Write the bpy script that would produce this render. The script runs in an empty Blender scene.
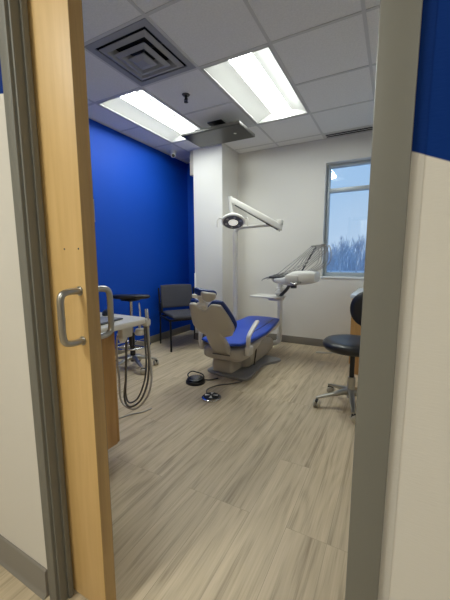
import bpy, bmesh, math, random
from mathutils import Vector, Matrix
random.seed(7)
PI = math.pi
S = bpy.context.scene
COL = S.collection

# ------------------------------------------------------------------ materials
def lin(c):
    return tuple(((v/255.0)/12.92 if v/255.0 <= .04045 else ((v/255.0+.055)/1.055)**2.4) for v in c)

MATS = {}
def mat(name, rgb, rough=.5, metal=0, bump=0, bscale=200, var=0, vscale=6, emit=0, spec=.5, coat=0):
    m = bpy.data.materials.new(name); m.use_nodes = True
    nt = m.node_tree; b = nt.nodes['Principled BSDF']
    c = lin(rgb)
    b.inputs['Base Color'].default_value = (*c, 1)
    b.inputs['Roughness'].default_value = rough
    b.inputs['Metallic'].default_value = metal
    b.inputs['Specular IOR Level'].default_value = spec
    b.inputs['Coat Weight'].default_value = coat
    tc = nt.nodes.new('ShaderNodeTexCoord')
    if var:
        n = nt.nodes.new('ShaderNodeTexNoise'); n.inputs['Scale'].default_value = vscale; n.inputs['Detail'].default_value = 4
        nt.links.new(tc.outputs['Object'], n.inputs['Vector'])
        r = nt.nodes.new('ShaderNodeValToRGB')
        r.color_ramp.elements[0].position = .3; r.color_ramp.elements[1].position = .7
        r.color_ramp.elements[0].color = (*[x*(1-var) for x in c], 1)
        r.color_ramp.elements[1].color = (*[min(1, x*(1+var)) for x in c], 1)
        nt.links.new(n.outputs['Fac'], r.inputs['Fac']); nt.links.new(r.outputs['Color'], b.inputs['Base Color'])
    if bump:
        n2 = nt.nodes.new('ShaderNodeTexNoise'); n2.inputs['Scale'].default_value = bscale; n2.inputs['Detail'].default_value = 3
        nt.links.new(tc.outputs['Object'], n2.inputs['Vector'])
        bp = nt.nodes.new('ShaderNodeBump'); bp.inputs['Strength'].default_value = bump; bp.inputs['Distance'].default_value = .002
        nt.links.new(n2.outputs['Fac'], bp.inputs['Height']); nt.links.new(bp.outputs['Normal'], b.inputs['Normal'])
    if emit:
        b.inputs['Emission Color'].default_value = (*c, 1); b.inputs['Emission Strength'].default_value = emit
    MATS[name] = m
    return m

def wood(name, rgb1, rgb2, axis=2, scale=1.0, rough=.45):
    m = bpy.data.materials.new(name); m.use_nodes = True
    nt = m.node_tree; b = nt.nodes['Principled BSDF']; b.inputs['Roughness'].default_value = rough
    tc = nt.nodes.new('ShaderNodeTexCoord'); mp = nt.nodes.new('ShaderNodeMapping')
    sc = [9*scale]*3; sc[axis] = .55*scale
    mp.inputs['Scale'].default_value = sc
    nt.links.new(tc.outputs['Object'], mp.inputs['Vector'])
    n = nt.nodes.new('ShaderNodeTexNoise'); n.inputs['Scale'].default_value = 1.6; n.inputs['Detail'].default_value = 6
    n.inputs['Roughness'].default_value = .6; n.inputs['Distortion'].default_value = .6
    nt.links.new(mp.outputs['Vector'], n.inputs['Vector'])
    n2 = nt.nodes.new('ShaderNodeTexNoise'); n2.inputs['Scale'].default_value = 9; n2.inputs['Detail'].default_value = 4
    nt.links.new(mp.outputs['Vector'], n2.inputs['Vector'])
    mx = nt.nodes.new('ShaderNodeMath'); mx.operation = 'MULTIPLY_ADD'; mx.inputs[1].default_value = .3
    nt.links.new(n2.outputs['Fac'], mx.inputs[0]); nt.links.new(n.outputs['Fac'], mx.inputs[2])
    r = nt.nodes.new('ShaderNodeValToRGB')
    r.color_ramp.elements[0].position = .45; r.color_ramp.elements[1].position = .85
    r.color_ramp.elements[0].color = (*lin(rgb1), 1); r.color_ramp.elements[1].color = (*lin(rgb2), 1)
    nt.links.new(mx.outputs[0], r.inputs['Fac']); nt.links.new(r.outputs['Color'], b.inputs['Base Color'])
    MATS[name] = m
    return m

def plank_floor():
    m = bpy.data.materials.new('vinyl_plank'); m.use_nodes = True
    nt = m.node_tree; b = nt.nodes['Principled BSDF']
    L = nt.links.new; N = nt.nodes.new
    tc = N('ShaderNodeTexCoord')
    mp = N('ShaderNodeMapping'); mp.inputs['Rotation'].default_value = (0, 0, PI/2)
    L(tc.outputs['Object'], mp.inputs['Vector'])
    br = N('ShaderNodeTexBrick'); br.offset = .37; br.offset_frequency = 3
    br.inputs['Scale'].default_value = 1; br.inputs['Brick Width'].default_value = 1.22; br.inputs['Row Height'].default_value = .178
    br.inputs['Mortar Size'].default_value = .0012; br.inputs['Mortar Smooth'].default_value = .3
    br.inputs['Color1'].default_value = (.0, .0, .0, 1); br.inputs['Color2'].default_value = (1, 1, 1, 1); br.inputs['Mortar'].default_value = (.5, .5, .5, 1)
    L(mp.outputs['Vector'], br.inputs['Vector'])
    # grain, shifted per plank
    sep = N('ShaderNodeVectorMath'); sep.operation = 'MULTIPLY_ADD'
    L(br.outputs['Color'], sep.inputs[0]); sep.inputs[1].default_value = (7.3, 3.1, 0); L(tc.outputs['Object'], sep.inputs[2])
    def nz(scale, det, rough, dist):
        m_ = N('ShaderNodeMapping'); m_.inputs['Scale'].default_value = scale; L(sep.outputs[0], m_.inputs['Vector'])
        n_ = N('ShaderNodeTexNoise'); n_.inputs['Scale'].default_value = 1; n_.inputs['Detail'].default_value = det
        n_.inputs['Roughness'].default_value = rough; n_.inputs['Distortion'].default_value = dist
        L(m_.outputs['Vector'], n_.inputs['Vector']); return n_
    fine = nz((170, 4, 1), 3, .6, .3); med = nz((24, .8, 1), 5, .6, .8); broad = nz((6, .9, 1), 2, .5, 0)
    # cathedral figure: contour lines of a broad stretched field
    cont = N('ShaderNodeMath'); cont.operation = 'MULTIPLY'; cont.inputs[1].default_value = 52
    L(broad.outputs['Fac'], cont.inputs[0])
    sn = N('ShaderNodeMath'); sn.operation = 'SINE'; L(cont.outputs[0], sn.inputs[0])
    a1 = N('ShaderNodeMath'); a1.operation = 'MULTIPLY_ADD'; a1.inputs[1].default_value = .55; L(fine.outputs['Fac'], a1.inputs[0]); L(med.outputs['Fac'], a1.inputs[2])
    a = N('ShaderNodeMath'); a.operation = 'MULTIPLY_ADD'; a.inputs[1].default_value = .06; L(sn.outputs[0], a.inputs[0]); L(a1.outputs[0], a.inputs[2])
    r = N('ShaderNodeValToRGB'); e = r.color_ramp.elements
    e[0].position = .50; e[0].color = (*lin((154, 136, 110)), 1)
    e[1].position = 1.0; e[1].color = (*lin((206, 188, 159)), 1)
    k = e.new(.74); k.color = (*lin((190, 173, 144)), 1)
    L(a.outputs[0], r.inputs['Fac'])
    hs = N('ShaderNodeHueSaturation')
    mr = N('ShaderNodeMapRange'); mr.inputs['To Min'].default_value = .94; mr.inputs['To Max'].default_value = 1.08
    L(br.outputs['Color'], mr.inputs['Value']); L(mr.outputs['Result'], hs.inputs['Value']); L(r.outputs['Color'], hs.inputs['Color'])
    mo = N('ShaderNodeMix'); mo.data_type = 'RGBA'; mo.inputs['B'].default_value = (*lin((110, 95, 76)), 1)
    L(hs.outputs['Color'], mo.inputs['A'])
    mf = N('ShaderNodeMath'); mf.operation = 'MULTIPLY'; mf.inputs[1].default_value = .35
    L(br.outputs['Fac'], mf.inputs[0]); L(mf.outputs[0], mo.inputs['Factor'])
    L(mo.outputs['Result'], b.inputs['Base Color'])
    b.inputs['Roughness'].default_value = .48
    bp = N('ShaderNodeBump'); bp.inputs['Strength'].default_value = .12; bp.inputs['Distance'].default_value = .002
    L(a.outputs[0], bp.inputs['Height']); L(bp.outputs['Normal'], b.inputs['Normal'])
    return m

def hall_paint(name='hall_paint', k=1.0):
    """cream textured wall covering with a deep blue painted field above a gently falling line"""
    m = bpy.data.materials.new(name); m.use_nodes = True
    nt = m.node_tree; b = nt.nodes['Principled BSDF']; L = nt.links.new; N = nt.nodes.new
    tc = N('ShaderNodeTexCoord'); sp = N('ShaderNodeSeparateXYZ'); L(tc.outputs['Object'], sp.inputs[0])
    def mth(op, a=None, c=None):
        n = N('ShaderNodeMath'); n.operation = op
        for i, v in enumerate((a, c)):
            if v is None: continue
            if hasattr(v, 'is_output'): L(v, n.inputs[i])
            else: n.inputs[i].default_value = v
        return n.outputs[0]
    x, z = sp.outputs['X'], sp.outputs['Z']
    zl = mth('ADD', mth('MULTIPLY', x, -.42), mth('MULTIPLY', mth('MULTIPLY', x, x), -.115))
    zl = mth('ADD', zl, 1.351)
    d = mth('SUBTRACT', z, zl)
    fac = mth('MINIMUM', mth('MAXIMUM', mth('MULTIPLY', d, 400), 0), 1)
    mx = N('ShaderNodeMix'); mx.data_type = 'RGBA'
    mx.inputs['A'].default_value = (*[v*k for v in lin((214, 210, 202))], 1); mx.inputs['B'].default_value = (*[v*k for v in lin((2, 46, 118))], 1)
    L(fac, mx.inputs['Factor']); L(mx.outputs['Result'], b.inputs['Base Color'])
    b.inputs['Roughness'].default_value = .75; b.inputs['Specular IOR Level'].default_value = .12
    mp = N('ShaderNodeMapping'); mp.inputs['Scale'].default_value = (60, 60, 330); L(tc.outputs['Object'], mp.inputs['Vector'])
    n = N('ShaderNodeTexNoise'); n.inputs['Scale'].default_value = 1; n.inputs['Detail'].default_value = 2; L(mp.outputs['Vector'], n.inputs['Vector'])
    bp = N('ShaderNodeBump'); bp.inputs['Strength'].default_value = .3; bp.inputs['Distance'].default_value = .001
    L(n.outputs['Fac'], bp.inputs['Height']); L(bp.outputs['Normal'], b.inputs['Normal'])
    return m

def glass_mat():
    m = bpy.data.materials.new('window_glass'); m.use_nodes = True
    nt = m.node_tree; nt.nodes.remove(nt.nodes['Principled BSDF']); out = nt.nodes['Material Output']
    t = nt.nodes.new('ShaderNodeBsdfTransparent'); t.inputs['Color'].default_value = (.95, .98, 1, 1)
    g = nt.nodes.new('ShaderNodeBsdfGlossy'); g.inputs['Roughness'].default_value = .02
    mx = nt.nodes.new('ShaderNodeMixShader'); mx.inputs['Fac'].default_value = .05
    nt.links.new(t.outputs[0], mx.inputs[1]); nt.links.new(g.outputs[0], mx.inputs[2]); nt.links.new(mx.outputs[0], out.inputs['Surface'])
    return m

def ceiling_mat():
    m = mat('acoustic_tile', (226, 224, 221), .9, bump=.5, bscale=260, var=.05, vscale=90)
    return m

M = dict(
    floor=plank_floor(), hall=hall_paint(), hall_strip=hall_paint('hall_strip_darker', .84), glass=glass_mat(), tile=ceiling_mat(),
    tee=mat('grid_white', (200, 198, 195), .6),
    blue_wall=mat('blue_wall_paint', (3, 66, 170), .6, spec=.25, bump=.15, bscale=160),
    white_wall=mat('white_wall_paint', (226, 223, 216), .55, bump=.12, bscale=160),
    hall_white=mat('hall_plain', (214, 205, 188), .7),
    frame=mat('grey_frame_paint', (118, 117, 110), .5, spec=.35),
    base=mat('grey_rubber_base', (128, 122, 112), .5),
    door=wood('maple_veneer', (204, 168, 108), (222, 188, 130), 2, .8, .38),
    edge=wood('maple_edge', (164, 134, 88), (188, 156, 106), 2, 1.6, .5),
    cab=wood('maple_cabinet', (176, 132, 76), (200, 156, 98), 2, 1.1, .45),
    steel=mat('satin_steel', (178, 176, 170), .32, 1),
    chrome=mat('chrome', (205, 205, 205), .12, 1),
    shell=mat('warm_grey_plastic', (184, 177, 165), .42),
    shell2=mat('light_plastic', (214, 210, 202), .38),
    white=mat('white_plastic', (236, 234, 228), .35),
    whitemetal=mat('white_enamel', (226, 224, 218), .3),
    vinyl=mat('blue_vinyl', (34, 76, 186), .4, bump=.1, bscale=90),
    vinyl_edge=mat('navy_vinyl', (14, 44, 110), .35),
    black=mat('black_plastic', (22, 22, 24), .4),
    blackv=mat('black_vinyl', (22, 22, 25), .4, coat=.12),
    blackmetal=mat('black_metal', (24, 24, 26), .35, .3),
    ringgrey=mat('lamp_ring_grey', (104, 104, 108), .35),
    darkgrey=mat('dark_grey_plastic', (70, 70, 72), .4),
    plate=mat('grey_base_plate', (150, 150, 150), .4, .2),
    greyfab=mat('charcoal_fabric', (66, 66, 74), .9, bump=.5, bscale=500, var=.12, vscale=300),
    hose=mat('grey_hose', (172, 169, 164), .4),
    hose_d=mat('dark_grey_hose', (92, 90, 86), .4),
    screen=mat('dark_screen', (40, 37, 34), .3, spec=.3),
    bezel=mat('monitor_bezel', (50, 47, 44), .4),
    rubber=mat('caster_rubber', (40, 40, 42), .6),
    castw=mat('caster_beige', (176, 170, 156), .5),
    solid=mat('solid_surface', (226, 222, 212), .35),
    solidb=mat('pale_laminate', (214, 220, 226), .22),
    void=mat('duct_black', (30, 30, 32), .9),
    vent=mat('diffuser_white', (150, 150, 152), .6),
    lens=mat('troffer_lens', (248, 255, 249), .5, emit=31.0),
    troff=mat('troffer_white', (190, 189, 186), .5),
    lamp_led=mat('lamp_lens', (255, 252, 240), .2, emit=.5),
    alum=mat('aluminium_frame', (176, 184, 190), .4, .2),
    reveal=mat('window_reveal', (226, 228, 226), .5),
    snow=mat('snow_ground', (226, 230, 236), .9, var=.1, vscale=.4),
    bark=mat('hazed_bark', (186, 194, 208), .95),  # distance haze mixed into the bark as a pale bluish colour
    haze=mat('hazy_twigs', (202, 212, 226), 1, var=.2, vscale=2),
)

# ------------------------------------------------------------------ mesh helpers
def obj(name, bm, m, parent=None, smooth=35, loc=None):
    bmesh.ops.recalc_face_normals(bm, faces=bm.faces)
    me = bpy.data.meshes.new(name); bm.to_mesh(me); bm.free()
    if smooth:
        for p in me.polygons: p.use_smooth = True
        me.set_sharp_from_angle(angle=math.radians(smooth))
    if not isinstance(m, (list, tuple)): m = [m]
    for k in m: me.materials.append(k)
    o = bpy.data.objects.new(name, me); COL.objects.link(o)
    if parent: o.parent = parent
    if loc: o.location = loc
    return o

def thing(name, label, cat, loc=(0, 0, 0), rotz=0, group=None):
    o = bpy.data.objects.new(name, None); COL.objects.link(o)
    o.location = loc; o.rotation_euler = (0, 0, rotz); o.empty_display_size = .1
    o['label'] = label; o['category'] = cat
    if group: o['group'] = group
    return o
def tag(o, label, cat, group=None, kind=None):
    o['label'] = label; o['category'] = cat
    if group: o['group'] = group
    if kind: o['kind'] = kind
    return o
def struct(name, bm, m, parent=None, smooth=35, label=None):
    o = obj(name, bm, m, parent, smooth)
    if not parent:
        o['kind'] = 'structure'
        if label: o['label'] = label
    return o

def B(): return bmesh.new()
def box(bm, lo, hi, bev=0, seg=2, mi=0, Mx=None):
    r = bmesh.ops.create_cube(bm, size=1)
    vs = r['verts']
    for v in vs:
        v.co = Vector([(lo[i]+hi[i])/2 + v.co[i]*(hi[i]-lo[i]) for i in range(3)])
    fs = {f for v in vs for f in v.link_faces}
    for f in fs: f.material_index = mi
    allv = vs
    if bev:
        es = {e for v in vs for e in v.link_edges}
        rr = bmesh.ops.bevel(bm, geom=list(es), offset=bev, segments=seg, affect='EDGES', profile=.5, clamp_overlap=True)
        allv = list({v for f in rr['faces'] for v in f.verts} | {v for v in vs if v.is_valid})
        for f in {f for v in allv for f in v.link_faces}: f.material_index = mi
    if Mx is not None:
        for v in allv: v.co = Mx @ v.co
    return bm
def boxm(lo, hi, bev=0, seg=2): return box(B(), lo, hi, bev, seg)
def prism(bm, pts, z0, z1, bev=0, seg=2, Mx=None, mi=0):
    a = [bm.verts.new((p[0], p[1], z0)) for p in pts]; c = [bm.verts.new((p[0], p[1], z1)) for p in pts]
    n = len(pts); fs = [bm.faces.new(a[::-1]), bm.faces.new(c)]
    for i in range(n): fs.append(bm.faces.new((a[i], a[(i+1) % n], c[(i+1) % n], c[i])))
    for f in fs: f.material_index = mi
    allv = a+c
    if bev:
        es = list({e for f in fs[:2] for e in f.edges})
        rr = bmesh.ops.bevel(bm, geom=es, offset=bev, segments=seg, affect='EDGES', profile=.5, clamp_overlap=True)
        allv = list({v for f in rr['faces'] for v in f.verts} | {v for v in allv if v.is_valid})
    if Mx is not None:
        for v in allv: v.co = Mx @ v.co
    return bm
def catmull(pts, n=6, closed=False):
    pts = [Vector(p) for p in pts]; out = []
    N = len(pts)
    rng = range(N if closed else N-1)
    for i in rng:
        g = (lambda k: pts[k % N]) if closed else (lambda k: pts[max(0, min(N-1, k))])
        p0, p1, p2, p3 = g(i-1), g(i), g(i+1), g(i+2)
        for j in range(n):
            t = j/n
            out.append(.5*((2*p1)+(-p0+p2)*t+(2*p0-5*p1+4*p2-p3)*t*t+(-p0+3*p1-3*p2+p3)*t**3))
    if not closed: out.append(pts[-1])
    return out
def tube(bm, pts, r, n=10, smooth=0, closed=False, sx=1, mi=0):
    """sweep a circle (or ellipse when sx != 1) along a path; r a number or a list"""
    if smooth:
        if isinstance(r, (list, tuple)):
            k = len(pts); rr = []
            for i in range(k-1):
                for j in range(smooth): rr.append(r[i]+(r[i+1]-r[i])*j/smooth)
            rr.append(r[-1]); r = rr
        pts = catmull(pts, smooth, closed)
    pts = [Vector(p) for p in pts]; N = len(pts)
    if not isinstance(r, (list, tuple)): r = [r]*N
    rings = []; ref = None
    for i, p in enumerate(pts):
        if closed: t = pts[(i+1) % N]-pts[i-1]
        else: t = pts[min(N-1, i+1)]-pts[max(0, i-1)]
        t.normalize()
        if ref is None:
            ref = Vector((0, 0, 1)) if abs(t.z) < .9 else Vector((0, 1, 0))
        u = (ref - t*ref.dot(t)).normalized(); w = t.cross(u); ref = u
        rings.append([bm.verts.new(p+u*math.cos(2*PI*k/n)*r[i]+w*math.sin(2*PI*k/n)*r[i]*sx) for k in range(n)])
    for i in range(N if closed else N-1):
        a, c = rings[i], rings[(i+1) % N]
        for k in range(n):
            f = bm.faces.new((a[k], a[(k+1) % n], c[(k+1) % n], c[k])); f.material_index = mi
    if not closed:
        bm.faces.new(rings[0][::-1]).material_index = mi; bm.faces.new(rings[-1]).material_index = mi
    return bm
def lathe(bm, prof, n=32, Mx=None, mi=0, sy=1):
    rings = []
    for r, z in prof:
        if r < 1e-6: rings.append([bm.verts.new((0, 0, z))])
        else: rings.append([bm.verts.new((r*math.cos(2*PI*k/n), r*sy*math.sin(2*PI*k/n), z)) for k in range(n)])
    fs = []
    for a, c in zip(rings, rings[1:]):
        for k in range(n):
            if len(a) == 1 and len(c) == 1: continue
            if len(a) == 1: fs.append(bm.faces.new((a[0], c[k], c[(k+1) % n])))
            elif len(c) == 1: fs.append(bm.faces.new((a[k], a[(k+1) % n], c[0])))
            else: fs.append(bm.faces.new((a[k], a[(k+1) % n], c[(k+1) % n], c[k])))
    for f in fs: f.material_index = mi
    if len(rings[0]) > 1: bm.faces.new(rings[0][::-1]).material_index = mi
    if len(rings[-1]) > 1: bm.faces.new(rings[-1]).material_index = mi
    if Mx is not None:
        for rg in rings:
            for v in rg: v.co = Mx @ v.co
    return bm
def pillow(bm, P, T, nu=20, nv=20, p=4, k=.2, Mx=None, mi=0, nrm=None):
    """closed cushion: P(s,t) gives the mid surface, T half thickness (front, back), p edge squareness, k corner rounding"""
    T = T if isinstance(T, (tuple, list)) else (T, T)
    def co(s, t): return P(s*math.sqrt(max(0, 1-k*t*t)), t*math.sqrt(max(0, 1-k*s*s)))
    ss = [math.sin(PI/2*(-1+2*i/nu)) for i in range(nu+1)]; tt = [math.sin(PI/2*(-1+2*j/nv)) for j in range(nv+1)]
    sheets = []
    for sgn, th in ((1, T[0]), (-1, T[1])):
        sh = []
        for s in ss:
            row = []
            for t in tt:
                c = Vector(co(s, t)); e = 1e-3
                if nrm is None:
                    a = max(-1, min(1, s)); d1 = Vector(P(a*.9+e, t*.9))-Vector(P(a*.9-e, t*.9)); d2 = Vector(P(a*.9, t*.9+e))-Vector(P(a*.9, t*.9-e))
                    nn = d1.cross(d2).normalized()
                else: nn = Vector(nrm)
                h = max(0, (1-abs(s)**p))**(1/p)*max(0, (1-abs(t)**p))**(1/p)
                row.append(bm.verts.new(c+nn*sgn*th*h))
            sh.append(row)
        sheets.append(sh)
        for i in range(nu):
            for j in range(nv):
                q = (sh[i][j], sh[i+1][j], sh[i+1][j+1], sh[i][j+1])
                bm.faces.new(q if sgn > 0 else q[::-1]).material_index = mi
    vs = [v for sh in sheets for row in sh for v in row]
    if Mx is not None:
        for v in vs: v.co = Mx @ v.co
    bmesh.ops.remove_doubles(bm, verts=vs, dist=1e-5)
    return bm
def loft(bm, rings, mi=0):
    R = [[bm.verts.new(p) for p in r] for r in rings]; n = len(R[0])
    for a, c in zip(R, R[1:]):
        for k in range(n): bm.faces.new((a[k], a[(k+1) % n], c[(k+1) % n], c[k])).material_index = mi
    bm.faces.new(R[0][::-1]).material_index = mi; bm.faces.new(R[-1]).material_index = mi
    return bm
def srect(cx, cz, hw, hh, e=4, n=24):
    """superellipse ring in 2D"""
    out = []
    for k in range(n):
        a = 2*PI*k/n; c, s = math.cos(a), math.sin(a)
        out.append((cx+hw*math.copysign(abs(c)**(2/e), c), cz+hh*math.copysign(abs(s)**(2/e), s)))
    return out
def Tm(x=0, y=0, z=0): return Matrix.Translation((x, y, z))
def Rm(a, ax): return Matrix.Rotation(a, 4, ax)
def aim(p, d):
    """matrix putting local z along d at p"""
    return Matrix.Translation(p) @ Vector(d).to_track_quat('Z', 'Y').to_matrix().to_4x4()

# ------------------------------------------------------------------ dimensions
CH = 2.72            # room ceiling height
XL, XR = -3.036, .34 # blue wall, right wall
YF0, YF1 = .55, .80  # doorway wall faces (hall, room)
YB = 4.30            # back wall
# ------------------------------------------------------------------ setting
struct('floor', boxm((-3.4, -1.7, -.08), (3.4, 4.62, 0)), M['floor'])
struct('wall_left', boxm((XL-.12, YF1-.02, 0), (XL, YB+.2, CH+.15)), M['blue_wall'], label='bright blue painted side wall')
struct('wall_right', boxm((XR, YF1, 0), (XR+.12, YB+.2, CH+.15)), M['white_wall'])
WX0, WX1, WZ0, WZ1 = -.862, .08, .97, 2.425
bm = B()
box(bm, (-2.35, YB, 0), (WX0, YB+.26, CH+.15)); box(bm, (WX1, YB, 0), (XR, YB+.26, CH+.15))
box(bm, (WX0, YB, 0), (WX1, YB+.26, WZ0)); box(bm, (WX0, YB, WZ1), (WX1, YB+.26, CH+.15))
struct('wall_back', bm, M['white_wall'])
struct('wall_back_left', boxm((XL, YB, 0), (-2.35, YB+.26, CH+.15)), M['blue_wall'], label='blue painted strip of back wall behind the column')
struct('column', boxm((-2.585, 3.816, 0), (-2.122, YB, CH)), M['white_wall'], label='white boxed-out column in the back corner')
# doorway wall: a pocket wall of two leaves on the left, solid on the right
FX0, FX1 = -1.0, -.042      # outer edge of left frame / opening edge of right frame
bm = B()
box(bm, (-3.3, YF0, 0), (FX0+.01, .605, CH)); struct('wall_hall_left', bm, M['hall'], label='cream hall wall with blue paint above')
struct('wall_front_left', boxm((XL, .755, 0), (-1.0, YF1, CH)), M['white_wall'])
bm = B(); box(bm, (.0, YF0, 0), (3.3, YF1, CH)); struct('wall_hall_right', bm, M['hall'], label='cream hall wall with blue paint above its falling line')
struct('wall_header', boxm((FX0, YF0, 2.15), (.0, YF1, CH)), M['hall_white'])
# steel door frames
bm = B()
box(bm, (FX0, .538, 0), (-.958, .578, 2.2), .003); box(bm, (-.965, .548, 0), (-.950, .586, 2.2), .002)
box(bm, (-.955, .574, 0), (-.942, .592, 2.2), .002)
struct('trim_1', bm, M['frame'], label='grey painted steel frame at the left of the doorway')
bm = B(); box(bm, (-1.05, .752, 0), (-.99, .812, 2.2), .003); struct('trim_2', bm, M['frame'])
bm = B()
box(bm, (FX1, .538, 0), (.0115, .812, 2.2), .003); struct('trim_3', bm, M['frame'], label='grey painted steel frame at the right of the doorway')
bm = B(); box(bm, (-.945, .538, 2.14), (FX1, .812, 2.2), .003); struct('trim_4', bm, M['frame'])
struct('hall_dark_strip', boxm((.0115, .5488, 0), (.029, .552, CH)), M['hall_strip'])  # thin strip in a darker copy of the hall wall colour
struct('trim_6', boxm((-2.592, 3.806, 0), (-2.568, 3.83, 1.0), .004), M['white'], label='white corner guard on the column edge')
# baseboards
def baseboard(name, a, c, h=.105, t=.010):
    bm = B()
    lo = (min(a[0], c[0]), min(a[1], c[1]), 0); hi = (max(a[0], c[0]), max(a[1], c[1]), h)
    box(bm, lo, hi, .003)
    return struct(name, bm, M['base'])
baseboard('baseboard_left', (XL, YF1), (XL+.012, 4.3))
baseboard('baseboard_back', (-2.122, YB-.012), (XR, YB))
bm = B(); box(bm, (-2.6, 3.804, 0), (-2.11, 3.816, .105), .003); box(bm, (-2.122, 3.81, 0), (-2.11, 4.29, .105), .003)
box(bm, (-2.597, 3.81, 0), (-2.585, 4.3, .105), .003)
struct('baseboard_column', bm, M['base'])
bm = B(); prism(bm, [(0, 0), (.022, 0), (.016, .006), (.010, .012), (.010, .098), (.004, .104), (0, .104)], 0, 2.25,
                Mx=Matrix(((0, 0, 1, -3.27), (-1, 0, 0, YF0), (0, 1, 0, 0), (0, 0, 0, 1))))
struct('baseboard_hall_left', bm, M['base'], smooth=60)
bm = B(); prism(bm, [(0, 0), (.022, 0), (.016, .006), (.010, .012), (.010, .098), (.004, .104), (0, .104)], 0, 3.25,
                Mx=Matrix(((0, 0, 1, .012), (-1, 0, 0, YF0), (0, 1, 0, 0), (0, 0, 0, 1))))
struct('baseboard_hall_right', bm, M['base'], smooth=60)
# the rest of the hall, around and behind the camera
struct('wall_hall_back', boxm((-3.4, -1.7, 0), (3.4, -1.58, CH)), M['hall_white'])
struct('wall_hall_end', boxm((-3.4, -1.6, 0), (-3.28, .56, CH)), M['hall_white'])
struct('wall_hall_far', boxm((3.28, -1.6, 0), (3.4, .56, CH)), M['hall_white'])
struct('ceiling_hall', boxm((-3.4, -1.7, CH), (3.4, .8, CH+.1)), M['tile'])

# ------------------------------------------------------------------ suspended ceiling
PX = [XL, -2.707, -2.100, -1.493, -.885, -.268, XR]
PY = [YF1, 1.085, 1.69, 2.30, 2.91, 3.51, 4.12, YB]
def cell(x, y): return (PX.index(x), PY.index(y))
holes = {cell(-2.707, 2.30), cell(-2.707, 2.91), cell(-1.493, 2.30), cell(-1.493, 2.91), cell(-2.100, 1.69)}
bm = B()
for i in range(len(PX)-1):
    for j in range(len(PY)-1):
        if (i, j) in holes: continue
        box(bm, (PX[i]+.003, PY[j]+.003, CH), (PX[i+1]-.003, PY[j+1]-.003, CH+.018))
ceil = struct('ceiling', bm, M['tile'], smooth=0, label='grey suspended ceiling of square acoustic tiles')
struct('ceiling_deck', boxm((XL-.1, YF1-.2, CH+.16), (XR+.1, YB+.2, CH+.2)), M['tile'])
bm = B(); w = .0115
for x in PX[1:-1]:
    ys = PY[:]
    box(bm, (x-w, PY[0], CH-.004), (x+w, PY[-1], CH+.001))
for y in PY[1:-1]:
    for i in range(len(PX)-1):
        if y == 2.91 and i in (PX.index(-2.707), PX.index(-1.493)): continue
        box(bm, (PX[i]+w, y-w, CH-.0035), (PX[i+1]-w, y+w, CH+.001))
box(bm, (XL, PY[0], CH-.005), (XL+.02, YB, CH)); box(bm, (XL, YB-.02, CH-.005), (XR, YB, CH)); box(bm, (XR-.02, PY[0], CH-.005), (XR, YB, CH))
obj('ceiling_grid', bm, M['tee'], ceil, 0)

# troffers
def troffer(x0, x1, y0, y1, label):
    cx, cy = (x0+x1)/2, (y0+y1)/2; hx, hy = (x1-x0)/2-.013, (y1-y0)/2-.013
    t = thing('ceiling_light', label, 'ceiling light', (cx, cy, CH), 0, 'recessed ceiling lights')
    fr = B()
    for a in ((-hx, -hy, hx, -hy+.018), (-hx, hy-.018, hx, hy), (-hx, -hy, -hx+.014, hy), (hx-.014, -hy, hx, hy)):
        box(fr, (a[0], a[1], -.002), (a[2], a[3], .004))
    obj('frame', fr, M['troff'], t, 0)
    lw = .100
    for s in (-1, 1):
        b = B(); P = []
        for k in range(7):
            u = k/6; P.append((s*(hx-.014-(hx-.014-lw)*u), .004+.062*math.sin(u*PI*.55)))
        for (xa, za), (xb, zb) in zip(P, P[1:]):
            vs = [b.verts.new(v) for v in ((xa, -hy+.018, za), (xb, -hy+.018, zb), (xb, hy-.018, zb), (xa, hy-.018, za))]; b.faces.new(vs)
        bmesh.ops.remove_doubles(b, verts=b.verts, dist=1e-5)
        # housing above so that it is a solid pan
        box(b, (min(s*lw, s*(hx-.012)), -hy+.016, .068), (max(s*lw, s*(hx-.012)), hy-.016, .075))
        obj('reflector', b, M['troff'], t, 40)
    for sgn in (-1, 1):
        b = B(); y = sgn*(hy-.018); box(b, (-hx+.014, min(y, y-sgn*.004), .0), (hx-.014, max(y, y-sgn*.004), .075)); obj('end_plate', b, M['troff'], t, 0)
    
    b = B(); n = 10
    A = [b.verts.new((-lw+2*lw*k/n, -hy+.024, .064-.034*math.sin(PI*k/n))) for k in range(n+1)]
    C = [b.verts.new((-lw+2*lw*k/n, hy-.024, .064-.034*math.sin(PI*k/n))) for k in range(n+1)]
    for k in range(n): b.faces.new((A[k], C[k], C[k+1], A[k+1]))
    b.faces.new(A); b.faces.new(C[::-1])
    obj('diffuser', b, M['lens'], t, 60)
troffer(-2.707, -2.100, 2.30, 3.51, 'recessed ceiling light beside the blue wall, left of the monitor')
troffer(-1.493, -.885, 2.30, 3.51, 'recessed ceiling light right of the ceiling monitor, nearer the window')

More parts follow.
